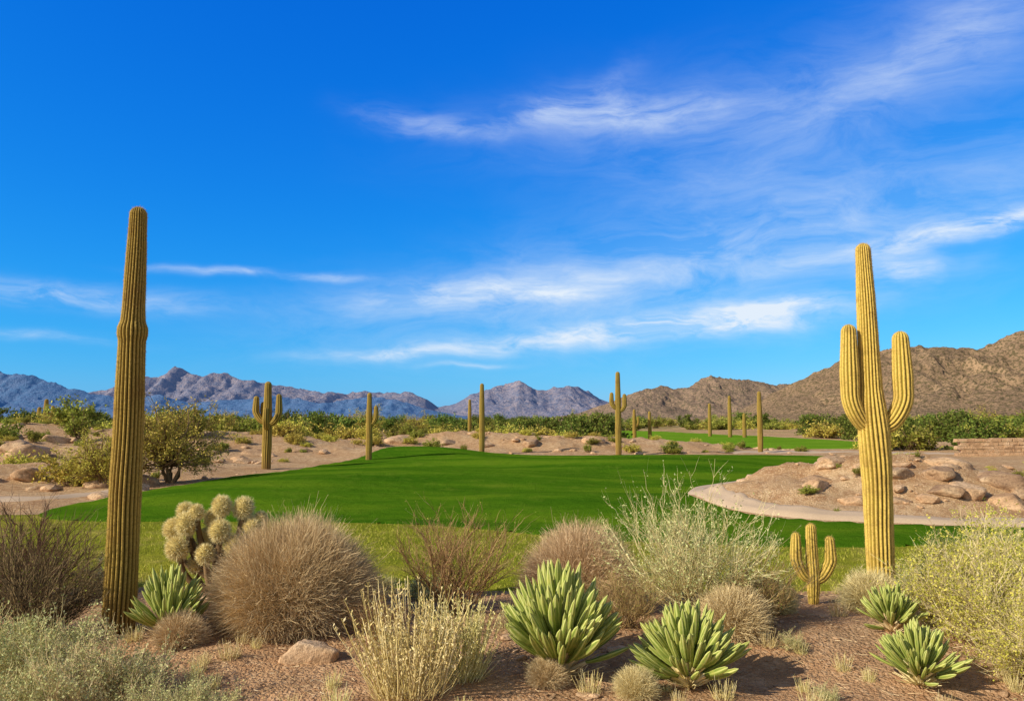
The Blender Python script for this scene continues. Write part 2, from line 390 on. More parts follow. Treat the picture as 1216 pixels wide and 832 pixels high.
# ---------------------------------------------------------------- ground sheet
def build_ground():
    u = np.linspace(-1, 1, 521); b = math.asinh(3600/9); xs = 9*np.sinh(b*u)
    a0 = math.asinh(-32/10); a1 = math.asinh(4600/10); ys = 10+10*np.sinh(np.linspace(a0, a1, 640))
    X, Y = np.meshgrid(xs, ys); Z = H(X, Y)
    nx = len(xs); ny = len(ys); idx = np.arange(nx*ny).reshape(ny, nx)
    F = np.stack([idx[:-1, :-1], idx[:-1, 1:], idx[1:, 1:], idx[1:, :-1]], -1).reshape(-1, 4)
    mb = MB(); mb.add(np.stack([X, Y, Z], -1), F, .5, 0, True)
    put('ground', mb.build('ground', [M_ground]))
build_ground()
def turf(name, poly, cell, off, mat):
    x0, y0 = np.floor(poly.min(0)/cell)*cell-cell; x1, y1 = poly.max(0)+2*cell
    xs = np.arange(x0, x1, cell); ys = np.arange(y0, y1, cell); X, Y = np.meshgrid(xs, ys)
    s, bx, by = sdist(poly, X, Y, True); s = s.reshape(X.shape); bx = bx.reshape(X.shape); by = by.reshape(X.shape)
    sc = sdist(poly, X[:-1, :-1]+cell/2, Y[:-1, :-1]+cell/2).reshape(X.shape[0]-1, -1)
    keep = sc > 0
    sn = s < cell*.45
    X = np.where(sn, bx, X); Y = np.where(sn, by, Y)
    Z = H(X, Y, False)+off
    Z = np.where(sn, Z-off-.01, Z)
    idx = np.arange(X.size).reshape(X.shape)
    F = np.stack([idx[:-1, :-1], idx[:-1, 1:], idx[1:, 1:], idx[1:, :-1]], -1)[keep]
    used = np.unique(F); mp = np.zeros(X.size, int); mp[used] = np.arange(len(used))
    V = np.stack([X, Y, Z], -1).reshape(-1, 3)[used]
    mb = MB(); mb.add(V, mp[F], .5, 0, True); put(name, mb.build(name, [mat]))
turf('rough_grass', ROUGH, .25, .02, M_rough)
turf('fairway', FAIR, .25, .06, M_fair)
turf('fairway', FAR, 1.0, .12, M_far)

def strip(name, pts, w, off=.05):
    P = smooth_poly(pts, 16, False); T = norm(np.gradient(P, axis=0)); Nn = np.stack([-T[:, 1], T[:, 0]], 1)
    cols = np.linspace(-1, 1, 7); wv = w*(1+.25*fbm(np.arange(len(P))/6., np.zeros(len(P)), 2, 77))
    XY = P[:, None, :]+Nn[:, None, :]*cols[None, :, None]*wv[:, None, None]
    Z = H(XY[..., 0], XY[..., 1], False)+off-.09*(np.abs(cols) > .99)
    K = len(P); idx = np.arange(K*7).reshape(K, 7)
    F = np.stack([idx[:-1, :-1], idx[1:, :-1], idx[1:, 1:], idx[:-1, 1:]], -1).reshape(-1, 4)
    mb = MB(); mb.add(np.concatenate([XY, Z[..., None]], -1), F, .5, 0, True); put(name, mb.build(name, [M_path]))
strip('cart_path', [(12.5, 36), (9.0, 32), (6.7, 28.6), (5.95, 25), (6.2, 22.5), (7.7, 20.75), (10.6, 19.75), (14, 19.4), (22, 19.0)], .38, .09)
strip('cart_path', [(-34, 24.6), (-22, 24.6), (-17, 25.0), (-14.4, 26.2), (-13.6, 28.5)], .7, .08)
strip('cart_path', [(16, 60.5), (22, 62), (30, 60), (40, 57), (55, 56)], 1.5, .06)

# ---------------------------------------------------------------- mountains
def range_(name, D, W, pts, n, mat, seed, fr, gul=.45, nv=90, jag=.0, par=None):
    px = np.array([p[0] for p in pts], float); py = np.array([p[1] for p in pts], float)
    x = np.linspace(px[0], px[-1], n); h = np.interp(x, px, py)
    h = h*(1+jag*(ridged(x*fr*1.5, x*0, 5, seed+70)-.55))
    v = np.linspace(-1, 1, nv)
    X, Vv = np.meshgrid(x, v); Hh = np.tile(h, (nv, 1)); Y = D+Vv*W
    bend = .35*fbm(X*fr*.9, Vv*0+1.7, 4, seed+40)
    av = np.abs(np.clip((Vv-bend)/(1-np.sign(Vv-bend)*bend), -1, 1))
    shape = (1-av)**.85
    wx = X+40/fr*.02*fbm(X*fr*2, Y*fr*2, 3, seed+3)
    rg = ridged(wx*fr+.3*Vv, Y*fr*.55, 6, seed, .58)
    Z = Hh*(shape*(1-gul*(1-rg)*1.5*np.clip(av*2.2+.15, 0, 1))+.05*fbm(X*fr*5, Y*fr*5, 4, seed+9)*shape)+Hh*.06*(rg-.6)*shape
    Z = Z-4*(av > .97)
    idx = np.arange(X.size).reshape(X.shape)
    F = np.stack([idx[:-1, :-1], idx[:-1, 1:], idx[1:, 1:], idx[1:, :-1]], -1).reshape(-1, 4)
    mb = MB(); mb.add(np.stack([X, Y, Z], -1), F, .5, 0, True); return put(name, mb.build(name, [mat]))
M_mfar = mount_mat('far_mountain_rock_hazed', (.52, .37, .28), (.21, .18, .20), (.16, .15, .18), .012, (.11, .20, .42), .24, ((.08, .26, .70), .13), 26)
M_mfar2 = mount_mat('far_mountain_rock_blue_haze', (.22, .23, .28), (.10, .13, .19), (.08, .12, .17), .012, (.06, .18, .44), .38, ((.05, .23, .66), .16), 20)  # bluer, with stronger haze tint and haze glow baked into the material
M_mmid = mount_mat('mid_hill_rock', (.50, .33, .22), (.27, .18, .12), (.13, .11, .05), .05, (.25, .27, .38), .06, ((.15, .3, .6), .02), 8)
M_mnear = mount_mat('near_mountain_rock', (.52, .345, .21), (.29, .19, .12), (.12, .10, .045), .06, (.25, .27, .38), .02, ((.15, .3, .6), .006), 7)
far_pts = [(-4200, 110), (-3400, 150), (-2700, 120), (-1900, 60), (-1850, 90), (-1750, 120), (-1640, 146), (-1500, 176), (-1430, 184), (-1360, 212), (-1300, 190), (-1250, 180), (-1170, 204), (-1100, 168), (-1030, 150), (-900, 136),
           (-770, 124), (-570, 114), (-430, 112), (-340, 84), (-300, 50), (-230, 66), (-170, 98), (-95, 128), (-40, 140), (25, 156), (90, 138), (140, 122), (240, 148), (320, 128), (400, 84), (520, 50), (900, 50), (1500, 80), (3000, 100)]
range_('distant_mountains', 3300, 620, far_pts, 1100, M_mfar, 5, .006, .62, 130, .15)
blue_pts = [(-3600, 90), (-2600, 150), (-2150, 120), (-1900, 156), (-1760, 168), (-1640, 156), (-1540, 120), (-1450, 90), (-1350, 76), (-1200, 88), (-1100, 60), (-900, 74), (-760, 80), (-640, 60), (-480, 78), (-380, 66), (-300, 40), (-200, 18), (-120, 4)]
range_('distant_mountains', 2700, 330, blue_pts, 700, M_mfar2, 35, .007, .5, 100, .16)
mid_pts = [(60, 2), (130, 14), (190, 36), (240, 58), (290, 68), (320, 60), (350, 72), (390, 90), (440, 80), (500, 70), (540, 70), (620, 60), (760, 60), (1000, 30), (1300, 4)]
range_('desert_hill', 1550, 240, mid_pts, 500, M_mmid, 15, .014, .5, 110, .05)
near_pts = [(270, 1), (310, 16), (350, 40), (400, 66), (430, 82), (470, 94), (510, 99), (545, 95), (580, 92), (620, 112), (665, 130), (760, 150), (900, 165), (1100, 150), (1500, 90), (1900, 20)]
range_('desert_mountain', 1020, 330, near_pts, 800, M_mnear, 25, .012, .5, 180, .02)

# ---------------------------------------------------------------- saguaros
def arm(z0, ox, oy, zt, dz=.25, out=1.0):
    return [(0, 0, z0-.05), (ox*.55, oy*.55, z0+.02), (ox*.98, oy*.98, z0+dz), (ox*1.03, oy*1.03, z0+dz+.3*(zt-z0-dz)), (ox, oy, zt)]
def saguaro(x, y, ht, r0, arms=(), mat=M_sag, near=False, profl=None, lean=(0, 0), nrib=16, sp=0, zoff=0):
    mb = MB(); pr = profl or prof([0, .3, .7, 1], [r0*.95, r0*1.05, r0*.95, r0*.7])
    per = 6 if near else 4
    ribtube(mb, [(0, 0, -.15), (lean[0]*.2+.01, 0, ht*.33), (lean[0]*.6, lean[1]*.6, ht*.66), (lean[0], lean[1], ht)], pr, nrib, .16, per, x, 0, sp)
    for (z0, ox, oy, zt, ra, dz) in arms:
        ribtube(mb, arm(z0, ox, oy, zt, dz), prof([0, .25, .6, 1], [ra*.8, ra*1.0, ra*1.08, ra*.8]), max(9, int(nrib*.7)), .16, per, x+ox, 0, sp)
    put('saguaro_cactus', mb.build('saguaro_cactus', [mat, M_spine]), (x, y, hz(x, y)-.02+zoff))
saguaro(-4.74, 9.84, 5.22, .17, near=True, nrib=22, sp=3, lean=(.04, 0),
        profl=prof([0, .08, .3, .55, .685, .70, .715, .73, .76, .9, 1], [.175, .19, .185, .170, .158, .175, .176, .145, .135, .118, .10]))
saguaro(5.14, 11.32, 5.10, .2, near=True, mat=M_sagR, nrib=20, sp=3, lean=(-.08, 0),
        profl=prof([0, .08, .3, .48, .54, .6, .8, 1], [.16, .18, .195, .215, .19, .155, .135, .10]),
        arms=[(2.5, -.34, -.03, 3.92, .125, .30), (2.5, .38, -.05, 3.82, .13, .30)])
saguaro(4.14, 11.2, 1.10, .085, near=True, nrib=13, sp=3, mat=M_sagR, arms=[(.38, -.22, -.02, .98, .075, .2), (.36, .24, -.03, .93, .075, .2)],
        profl=prof([0, .35, .6, 1], [.055, .09, .085, .068]))
saguaro(-12.7, 41.5, 4.55, .24, nrib=14, arms=[(2.5, -.62, .1, 3.8, .17, .4), (2.4, .6, -.1, 3.9, .17, .4), (2.2, .1, -.6, 3.2, .16, .35), (2.7, -.35, .4, 3.5, .15, .3)])
saguaro(-8.75, 49, 4.3, .19, nrib=13, arms=[(2.4, .4, 0, 3.5, .15, .3)])
saguaro(-2.15, 57, 5.0, .2, nrib=13)
saguaro(7.65, 57.6, 6.0, .22, nrib=13, arms=[(3.4, -.45, 0, 4.5, .16, .3), (3.2, .45, -.1, 4.4, .16, .3)])
saguaro(18.9, 61, 4.7, .2, nrib=12)
saguaro(-4.5, 85, 4.6, .2, nrib=12); saguaro(-3.4, 88, 4.0, .2, nrib=12)
saguaro(13, 85, 3.6, .2, nrib=12, arms=[(1.8, .4, 0, 2.8, .14, .3)]); saguaro(14.8, 86, 3.5, .2, nrib=12)
saguaro(27.2, 110, 4.8, .25, nrib=12); saguaro(28.6, 105, 5.7, .26, nrib=12); saguaro(30.2, 104, 3.4, .25, nrib=12)
saguaro(-70, 120, 5.6, .4, nrib=12, arms=[(2.6, -1., 0, 4.4, .3, .5), (2.6, 1., 0, 4.6, .3, .5)])

# ---------------------------------------------------------------- agaves
def agave(x, y, R, Ht, n, rz=0):
    mb = MB(); K = 11; ns = 10
    stems = []
    for i in range(n):
        f = (i+.5)/n
        el = math.radians(90-66*f**.75+rng.normal()*7); az = i*2.39996+rng.normal()*.3
        hd = np.array([math.cos(az), math.sin(az), 0])
        tip = np.array([0, 0, Ht*.12])+hd*R*math.cos(el)*(.85+.3*rng.random())+np.array([0, 0, 1])*Ht*.86*math.sin(el)*(.78+.34*rng.random())
        k = .30+.32*rng.random()
        b = tip*k*np.array([.8, .8, 1.0]); b[2] = b[2]*.9+.02
        L = np.linalg.norm(tip-b); d = norm(tip-b)
        side = norm(np.cross(d, [0, 0, 1.])+1e-4); nrm = np.cross(side, d)
        t = np.linspace(0, 1, K)
        P = b+d*(L*t)[:, None]+np.array([0, 0, 1.])*(.10*L*(t**2-t))[:, None]*1.6*math.cos(el)+side*(rng.normal()*.06*L*(t**2-t))[:, None]
        wv = R*.060*(.7+.5*rng.random())*np.interp(t, [0, .2, .5, .72, .88, .96, 1], [.5, .78, 1, .95, .68, .36, .03])
        wv = wv*(1+.05*np.sin(t*40+i))
        th = np.arange(ns)/ns*2*math.pi
        rr = 1-.16*(np.cos(th*5) < 0)
        cx = np.cos(th)*rr; cy = np.sin(th)*.72*rr
        tw = rng.random()*6.28; ct, st = math.cos(tw), math.sin(tw)
        s2 = side*ct+nrm*st; n2 = -side*st+nrm*ct
        V = P[:, None, :]+(s2[None, None, :]*cx[None, :, None]+n2[None, None, :]*cy[None, :, None])*wv[:, None, None]
        idx = np.arange(K*ns).reshape(K, ns); nx = np.roll(idx, -1, 1)
        F = np.stack([idx[:-1], nx[:-1], nx[1:], idx[1:]], -1).reshape(-1, 4)
        rib = (np.cos(th*5) > 0)*.8
        a = rib[None, :]*(.55+.45*t[:, None])+.10*t[:, None]+.15*rng.random()-.05
        mb.add(V, F, np.clip(a, 0, 1).ravel(), 0, True)
        stems.append((b, .012+.01*rng.random()))
    B = np.array([s[0] for s in stems]); t = np.linspace(0, 1, 5)[None, :, None]
    P = B[:, None, :]*t+np.array([0, 0, -.03])*(1-t); P[:, :, :2] *= (t[..., 0]**.7)[..., None]
    strands(mb, P, np.linspace(.018, .022, 5)[None, :]*np.ones((n, 1)), 5, m=1)
    nb = 60; az = rng.random(nb)*6.28; b = np.stack([np.cos(az)*.03, np.sin(az)*.03, np.full(nb, .02)], 1)
    d = norm(np.stack([np.cos(az), np.sin(az), .1+.5*rng.random(nb)], 1)); P = grow(b, d, R*(.25+.3*rng.random(nb)), 5, .1, .08)
    strands(mb, P, np.linspace(1, .5, 5)[None, :]*np.full((nb, 1), .007), 4, m=1)
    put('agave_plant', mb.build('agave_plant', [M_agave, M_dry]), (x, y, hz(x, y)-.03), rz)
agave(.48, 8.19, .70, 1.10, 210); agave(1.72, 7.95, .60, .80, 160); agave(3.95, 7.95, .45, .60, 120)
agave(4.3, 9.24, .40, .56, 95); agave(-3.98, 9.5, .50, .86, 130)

# ---------------------------------------------------------------- cholla
def cholla(x, y):
    mb = MB()
    joints = [(-.65, .0, .95, .15), (-.42, -.1, 1.03, .17), (-.52, .1, 1.19, .13), (-.10, .1, 1.08, .15), (.06, -.05, 1.28, .15), (.34, .05, 1.24, .16), (.10, -.2, .95, .16),
              (.5, 0, .95, .15), (-.52, -.15, .70, .17), (-.2, .1, .8, .15), (.3, -.15, .74, .16), (.58, .1, 1.08, .11), (-.1, -.2, .62, .14), (-.3, 0, .45, .13), (.15, 0, .48, .13), (.35, .2, 1.0, .13), (-.28, -.1, 1.2, .11), (.62, 0, .7, .13)]
    th, ph = np.meshgrid(np.linspace(0, 2*math.pi, 17)[:-1], np.linspace(.05, math.pi-.05, 10))
    for (jx, jy, jz, r) in joints:
        ax = norm(np.array([jx*.5+rng.normal()*.2, jy+rng.normal()*.3, .9])); s = norm(np.cross(ax, [0, 1, .1])); u = np.cross(s, ax)
        def pt(a, b, k): return (np.array([jx, jy, jz])+k*r*((np.cos(a)*np.sin(b))[..., None]*s+(np.sin(a)*np.sin(b))[..., None]*u+(np.cos(b)*1.1)[..., None]*ax))
        V = pt(th, ph, .82); n = 16; K = 10; idx = np.arange(K*n).reshape(K, n); nx = np.roll(idx, -1, 1)
        mb.add(V, np.stack([idx[:-1], nx[:-1], nx[1:], idx[1:]], -1).reshape(-1, 4), .5, 0, True)
        N = 1500; a = rng.random(N)*6.283; b = np.arccos(1-2*rng.random(N))
        c0 = pt(a, b, .80); c1 = pt(a, b, 1.02+.14*rng.random(N)[:, None])
        c1 = c1+rdir(N)*.02; dd = c1-c0
        sd = norm(np.cross(dd, rdir(N)))*.0034
        mb.add(np.stack([c0-sd, c0+sd, c1], 1), np.arange(N*3).reshape(N, 3), np.repeat(rng.random(N), 3), 1)
        b0 = np.array([jx*.25, jy*.3, max(.1, jz-.65)]); e = np.array([jx, jy, jz])
        P = np.stack([b0*(1-t)+e*t+np.array([jx*.15, 0, -.1])*math.sin(t*3.14) for t in np.linspace(0, 1, 6)])[None]
        strands(mb, P, np.linspace(.05, .035, 6)[None], 7, m=2)
    strands(mb, np.array([[[0, 0, -.1], [.02, 0, .15], [-.02, 0, .4], [0, 0, .6]]]), np.array([[.08, .075, .06, .05]]), 9, m=2)
    put('cholla_cactus', mb.build('cholla_cactus', [M_choj, M_chos, M_bark]), (x, y, hz(x, y)+.02))
cholla(-4.25, 11.7)

# ---------------------------------------------------------------- dense dry bush
def drybush(R, Ht, n, mat):
    mb = MB()
    az = rng.random(n)*2*math.pi; cz = rng.random(n)*1.12-.12
    sz = np.sqrt(np.maximum(0, 1-np.clip(cz, 0, 1)**2))
    lump = 1+.05*np.sin(az*3+cz*4)+.04*np.sin(az*7+1+cz*5)
    low = 1-.18*sstep(.25, -.1, cz)
    u = np.stack([np.cos(az)*sz*R*low, np.sin(az)*sz*R*low, np.maximum(cz, .0)*Ht+.05], 1)*lump[:, None]
    k = (.25+.62*rng.random(n)**.6)[:, None]
    b = u*k; b[:, 2] = np.maximum(b[:, 2], .02)
    d = norm(u-b*.6+rdir(n)*.34*R)
    L = np.linalg.norm(u, axis=1)*(1.0-k[:, 0])*(.85+.3*rng.random(n))+.04
    P = grow(b, d, L, 5, -.06, .13)
    strands(mb, P, np.linspace(1, .45, 5)[None, :]*np.full((n, 1), .0024), 2, np.clip(.1+.6*k[:, 0]+.6*(rng.random(n)-.45), 0, 1))
    m = 120; az = rng.random(m)*6.28; p = np.radians(85)*np.sqrt(rng.random(m))
    t = np.stack([np.cos(az)*np.sin(p)*R, np.sin(az)*np.sin(p)*R, np.cos(p)*Ht], 1)*.85
    strands(mb, grow(np.zeros((m, 3)), norm(t), np.linalg.norm(t, axis=1), 6, 0, .06), np.linspace(.009, .003, 6)[None, :]*np.ones((m, 1)), 4)
    return mb.build('dry_bush', [mat])
g = drybush(1.08, 1.22, 28000, M_dry); put('dry_bush', g, (-2.72, 10.2, hz(-2.72, 10.2)))
g2 = drybush(.85, 1.02, 15000, M_dry); put('dry_bush', g2, (.95, 11.1, hz(.95, 11.1)), 1.)
g3 = drybush(.42, .46, 5000, M_dry)
for (x, y, r, s) in [(-3.7, 9.15, 2., .72), (2.5, 9.2, .3, 1.), (.35, 7.95, 1.3, .5), (4.7, 10.6, 1.3, 1.), (1.15, 7.6, 3.3, .5), (3.3, 10.4, 2.2, .8)]:
    put('dry_bush', g3, (x, y, hz(x, y)), r, s)

# ---------------------------------------------------------------- open foreground shrubs
s_green = shrub('brittle_shrub', [M_dry, M_sage], 1.42, 1.75, 70, 560, 3000, 6500, (.030, .009), (.008, .0035, .0022), 66, .6, .1, .6, up=.03)
put('creosote_shrub', s_green, (2.25, 10.1, hz(2.25, 10.1)))
s_red = shrub('twiggy_shrub', [M_red, M_creo], 1.0, 1.6, 50, 420, 2300, 1200, (.02, .006), (.007, .003, .0018), 55, .5, .1, .55, up=.05)
put('twiggy_shrub', s_red, (-.75, 10.7, hz(-.75, 10.7)), 0, (1.35, 1.35, 1.02)); put('twiggy_shrub', s_red, (2.9, 9.6, hz(2.9, 9.6)), 2, (.9, .9, .6)); put('twiggy_shrub', s_red, (1.35, 9.5, hz(1.35, 9.5)), 4, (.8, .8, .5)); put('twiggy_shrub', s_red, (-1.5, 9.4, hz(-1.5, 9.4)), 4, (.6, .6, .35))
s_left = shrub('bare_shrub', [M_dkt, M_creo], 1.15, 1.65, 60, 620, 3200, 500, (.02, .006), (.012, .005, .0024), 72, .6, .12, .6)
put('bare_desert_shrub', s_left, (-5.7, 9.7, hz(-5.7, 9.7)))
put('bare_desert_shrub', s_left, (-7.0, 11.6, hz(-7.0, 11.6)), 2.0, 1.05)
s_yel = shrub('yellow_shrub', [M_dry, M_yel], 1.15, 1.3, 110, 900, 5000, 14000, (.028, .010), (.008, .0035, .002), 82, .7, .2, .7, lobes=3)
put('yellow_brittlebush', s_yel, (5.35, 9.3, hz(5.35, 9.3))); put('yellow_brittlebush', s_yel, (5.3, 7.9, hz(5.3, 7.9)), 2.2, .8)
put('yellow_brittlebush', s_yel, (6.9, 11.6, hz(6.9, 11.6)), 4.2, 1.05)
s_sage = shrub('sagebrush', [M_dry, M_sage], .75, .58, 90, 800, 4000, 11000, (.026, .008), (.007, .003, .002), 84, .6, .25, .6, lobes=4, up=.1)
for (x, y, r, s) in [(-3.75, 7.35, 0, 1.0), (-2.85, 7.1, 1.4, .7), (-4.9, 8.1, 2.2, 1.0), (-4.4, 6.9, 3., .9), (5.0, 6.9, 1., .8)]:
    put('sagebrush', s_sage, (x, y, hz(x, y)), r, s)
s_small = shrub('bursage', [M_dry, M_sage], .4, .35, 50, 400, 2000, 4500, (.02, .006), (.005, .0025, .0016), 84, .6, .1, .6)
for (x, y, r, s) in [(-1.2, 11.7, 0, 1.), (3.1, 11.7, 1, .9), (-6.2, 12.3, 2, 1.3), (6.0, 12.2, 3, 1.2), (5.6, 12.9, .4, 1.), (.0, 9.4, 2, .6), (-1.3, 9.0, 2, .6), (3.0, 8.8, 1, .45), (2.9, 7.6, 1, .4), (3.5, 12.1, 3, .7), (-2.0, 12.1, 3, .8)]:
    put('bursage', s_small, (x, y, hz(x, y)), r, s)

def tallgrass(name, R, Ht, n, w=.006, ls=.04):
    mb = MB(); az = rng.random(n)*6.28; b = np.stack([np.cos(az), np.sin(az), 0*az], 1)*(R*.45*np.sqrt(rng.random(n)))[:, None]
    d = norm(np.stack([b[:, 0]*.7/R+rng.normal(size=n)*.13, b[:, 1]*.7/R+rng.normal(size=n)*.13, np.ones(n)], 1))
    L = Ht*(.45+.6*rng.random(n)); P = grow(b, d, L, 7, 0, .035)
    strands(mb, P, np.linspace(1, .6, 7)[None, :]*np.full((n, 1), w), 3)
    if ls:
        c, t = sample(P[:, 2:], n*22, .0)
        leaves(mb, c, ls, .007, 0, 1.2)
    m = n*2; az = rng.random(m)*6.28; b = np.stack([np.cos(az), np.sin(az), 0*az], 1)*(R*.5*np.sqrt(rng.random(m)))[:, None]
    d = norm(np.stack([b[:, 0]/R+rng.normal(size=m)*.3, b[:, 1]/R+rng.normal(size=m)*.3, np.ones(m)], 1))
    strands(mb, grow(b, d, Ht*(.2+.3*rng.random(m)), 5, -.1, .05), np.linspace(1, .2, 5)[None, :]*np.full((m, 1), w*.65), 2)
    return mb.build(name, [M_straw])
tg = tallgrass('tall_grass', .7, 1.02, 150)
put('desert_grass_clump', tg, (-.95, 7.65, hz(-.95, 7.65)-.02)); put('desert_grass_clump', tg, (-.55, 8.1, hz(-.55, 8.1)-.02), 1.9, .8)
put('desert_grass_clump', tg, (-5.6, 8.3, hz(-5.6, 8.3)), 2.2, .7)
tuft = tallgrass('grass_tuft', .16, .20, 45, .0025, 0)
tufts = bpy.data.objects.new('dry_grass_tufts', None); scene.collection.objects.link(tufts)
for i in range(150):
    x = rng.uniform(-7, 7); y = rng.uniform(7.2, 12.4)
    if fbm(np.array([x*.8]), np.array([y*.8]), 2, 8)[0] < rng.random()*.8-.6: continue
    put('tuft', tuft, (x, y, hz(x, y)-.01), rng.random()*6, rng.uniform(.4, 1.2), tufts)

# ---------------------------------------------------------------- rocks
def rockmesh(seed, sub=4, flat=.7):
    import bmesh
    r = np.random.default_rng(seed); bm = bmesh.new(); bmesh.ops.create_icosphere(bm, subdivisions=sub, radius=1)
    V = np.array([v.co[:] for v in bm.verts]); F = np.array([[v.index for v in f.verts] for f in bm.faces]); bm.free()
    N = norm(r.normal(size=(14, 3))); Hh = .62+.38*r.random(14)
    dt = np.maximum(V@N.T, 1e-3); R = np.minimum((Hh[None]/dt), 1.15).min(1)
    R = R*(1+.06*np.array([mn.fractal(Vector(v)*2.5+Vector((seed, 0, 0)), 1., 2., 5) for v in V]))
    V = V*R[:, None]*np.array([1+.3*r.random(), .8+.3*r.random(), flat]); return V, F
RK = [rockmesh(s, 4, f) for s, f in ((1, .6), (2, .5), (3, .7), (4, .55), (5, .45))]
RM = []
for i, (V, F) in enumerate(RK):
    mb = MB(); mb.add(V, F, .5, 0, True); RM.append(mb.build('boulder', [M_rock if i % 2 == 0 else M_rockd]))
def boulder(x, y, s, k=0, rz=0, sink=.25): put('boulder', RM[k], (x, y, hz(x, y)+s*(.4-sink)-.1*s), rz, s)
boulder(-2.15, 8.75, .28, 0, .3); boulder(3.95, 11.9, .2, 2, 1); boulder(1.0, 12.6, .3, 1, 1); boulder(-3.5, 12.5, .33, 3, .5); boulder(3.5, 12.3, .18, 0, 1)
for (x, y, s, k, r) in [(10.4, 23.2, .55, 2, 0), (12.0, 22.6, .5, 3, 1), (13.4, 22.6, .75, 1, 2), (14.9, 22.3, .55, 4, .4), (9.1, 21.6, .34, 2, .5), (8.5, 22.6, .38, 0, 1), (11.6, 21.6, .42, 1, 2), (13.0, 21.2, .45, 0, 3), (10.2, 21.5, .36, 3, 2),
                        (9.6, 24.2, .55, 4, 1), (15.2, 21.2, .5, 2, 2), (12.7, 23.6, .6, 4, 0), (14.4, 23.4, .6, 1, 1.2), (10.9, 22.7, .42, 3, .2), (16.3, 22.0, .5, 0, .2), (8.9, 23.6, .4, 3, 2), (12.3, 21.8, .5, 2, 3), (13.9, 21.9, .5, 3, 4)]:
    boulder(x, y, s, k, r, .38)
for (x, y, s, k, r) in [(-14.2, 31.2, .6, 0, 0), (-15.6, 30.4, .55, 2, 1), (-17, 29.4, .5, 3, 0), (-20.5, 30.2, .8, 1, 1), (-22.5, 31, .95, 4, 0), (-19, 31.5, .6, 2, 0), (-24.8, 41, 1.0, 2, 0), (-27, 44, 1.1, 1, 2), (-30, 46, .9, 3, 2), (-21, 41, .7, 0, 3), (-19, 36, .7, 3, 1),
                        (-18.2, 33, .6, 1, 3), (-16.5, 34.5, .5, 0, 3), (-23, 38, .8, 3, 3), (-16.5, 52, .8, 1, 0), (-14, 54, .6, 3, 0), (-20, 53, .9, 2, 0), (-31, 54, 1.0, 0, 1), (-36, 56, 1.1, 4, 1), (-9, 63, .9, 2, 2), (-5, 63, .7, 1, 1), (-2, 62, .6, 4, 1), (1.5, 62, .8, 3, 1), (8.5, 62.5, .6, 1, 0), (6.3, 63, .9, 4, .6), (-26, 36, .7, 0, 0), (-17, 46, .5, 1, 0)]:
    boulder(x, y, s, k, r, .33)
def stones():
    mb = MB(); low = [rockmesh(20+i, 2, .5) for i in range(4)]
    def add(n, fx, fy, s0, s1):
        x = fx(n); y = fy(n); z = H(x, y)
        t = np.maximum(sd_box(FAIR, x, y), sd_box(ROUGH, x, y)); far = sd_box(FAR, x, y)
        cl = fbm(x*.45, y*.45, 3, 91) > rng.random(n)*.6-.15
        ok = (t < -.1) & (far < -.2) & cl
        for i in np.nonzero(ok)[0]:
            V, F = low[i % 4]; s = s0+(s1-s0)*rng.random()**4; a = rng.random()*6.28
            c, q = math.cos(a), math.sin(a); W = V*s
            W = np.stack([W[:, 0]*c-W[:, 1]*q+x[i], W[:, 0]*q+W[:, 1]*c+y[i], W[:, 2]+z[i]+s*.05], 1)
            mb.add(W, F, .5, 0, False)
    add(1800, lambda n: rng.uniform(7.6, 19, n), lambda n: rng.uniform(20.8, 30, n), .03, .30)
    add(1800, lambda n: rng.uniform(-55, -11, n), lambda n: rng.uniform(25, 70, n), .04, .55)
    add(800, lambda n: rng.uniform(-16, 24, n), lambda n: rng.uniform(57, 74, n), .05, .4)
    add(900, lambda n: rng.uniform(-9, 9, n), lambda n: rng.uniform(6.5, 13, n), .02, .11)
    put('scattered_rocks', mb.build('scattered_rocks', [M_rock]))
stones()
def gravel():
    mb = MB(); V, F = rockmesh(40, 1, .6); n = 12000
    x = rng.uniform(-8, 8, n); y = rng.uniform(6.2, 13, n); ok = sd_box(ROUGH, x, y) < -.02; x = x[ok]; y = y[ok]; n = len(x)
    z = H(x, y); s = .006+.020*rng.random(n)**3; a = rng.random(n)*6.28; c = np.cos(a)[:, None]; q = np.sin(a)[:, None]
    W = np.stack([(V[None, :, 0]*c-V[None, :, 1]*q)*s[:, None]+x[:, None], (V[None, :, 0]*q+V[None, :, 1]*c)*s[:, None]+y[:, None], V[None, :, 2]*s[:, None]+z[:, None]], -1)
    Fi = (F[None]+(np.arange(n)*len(V))[:, None, None]).reshape(-1, 3)
    mb.add(W, Fi, .5, 0, False); put('gravel', mb.build('gravel', [M_rockd]))
gravel()
def litter():
    mb = MB(); n = 9000; x = rng.uniform(-8, 8, n); y = rng.uniform(6.4, 12.8, n)
    ok = (sd_box(ROUGH, x, y) < 0) & (fbm(x*.9, y*.9, 3, 66) > rng.random(n)*.9-.45); x = x[ok]; y = y[ok]; n = len(x)
    b = np.stack([x, y, H(x, y)+.012], 1); a = rng.random(n)*6.28; d = np.stack([np.cos(a), np.sin(a), rng.random(n)*.25], 1)
    P = grow(b, norm(d), .03+.13*rng.random(n)**2, 3, 0, .12)
    strands(mb, P, np.linspace(1, .6, 3)[None, :]*np.full((n, 1), .0028), 2)
    put('dry_plant_litter', mb.build('dry_plant_litter', [M_dry]))
litter()
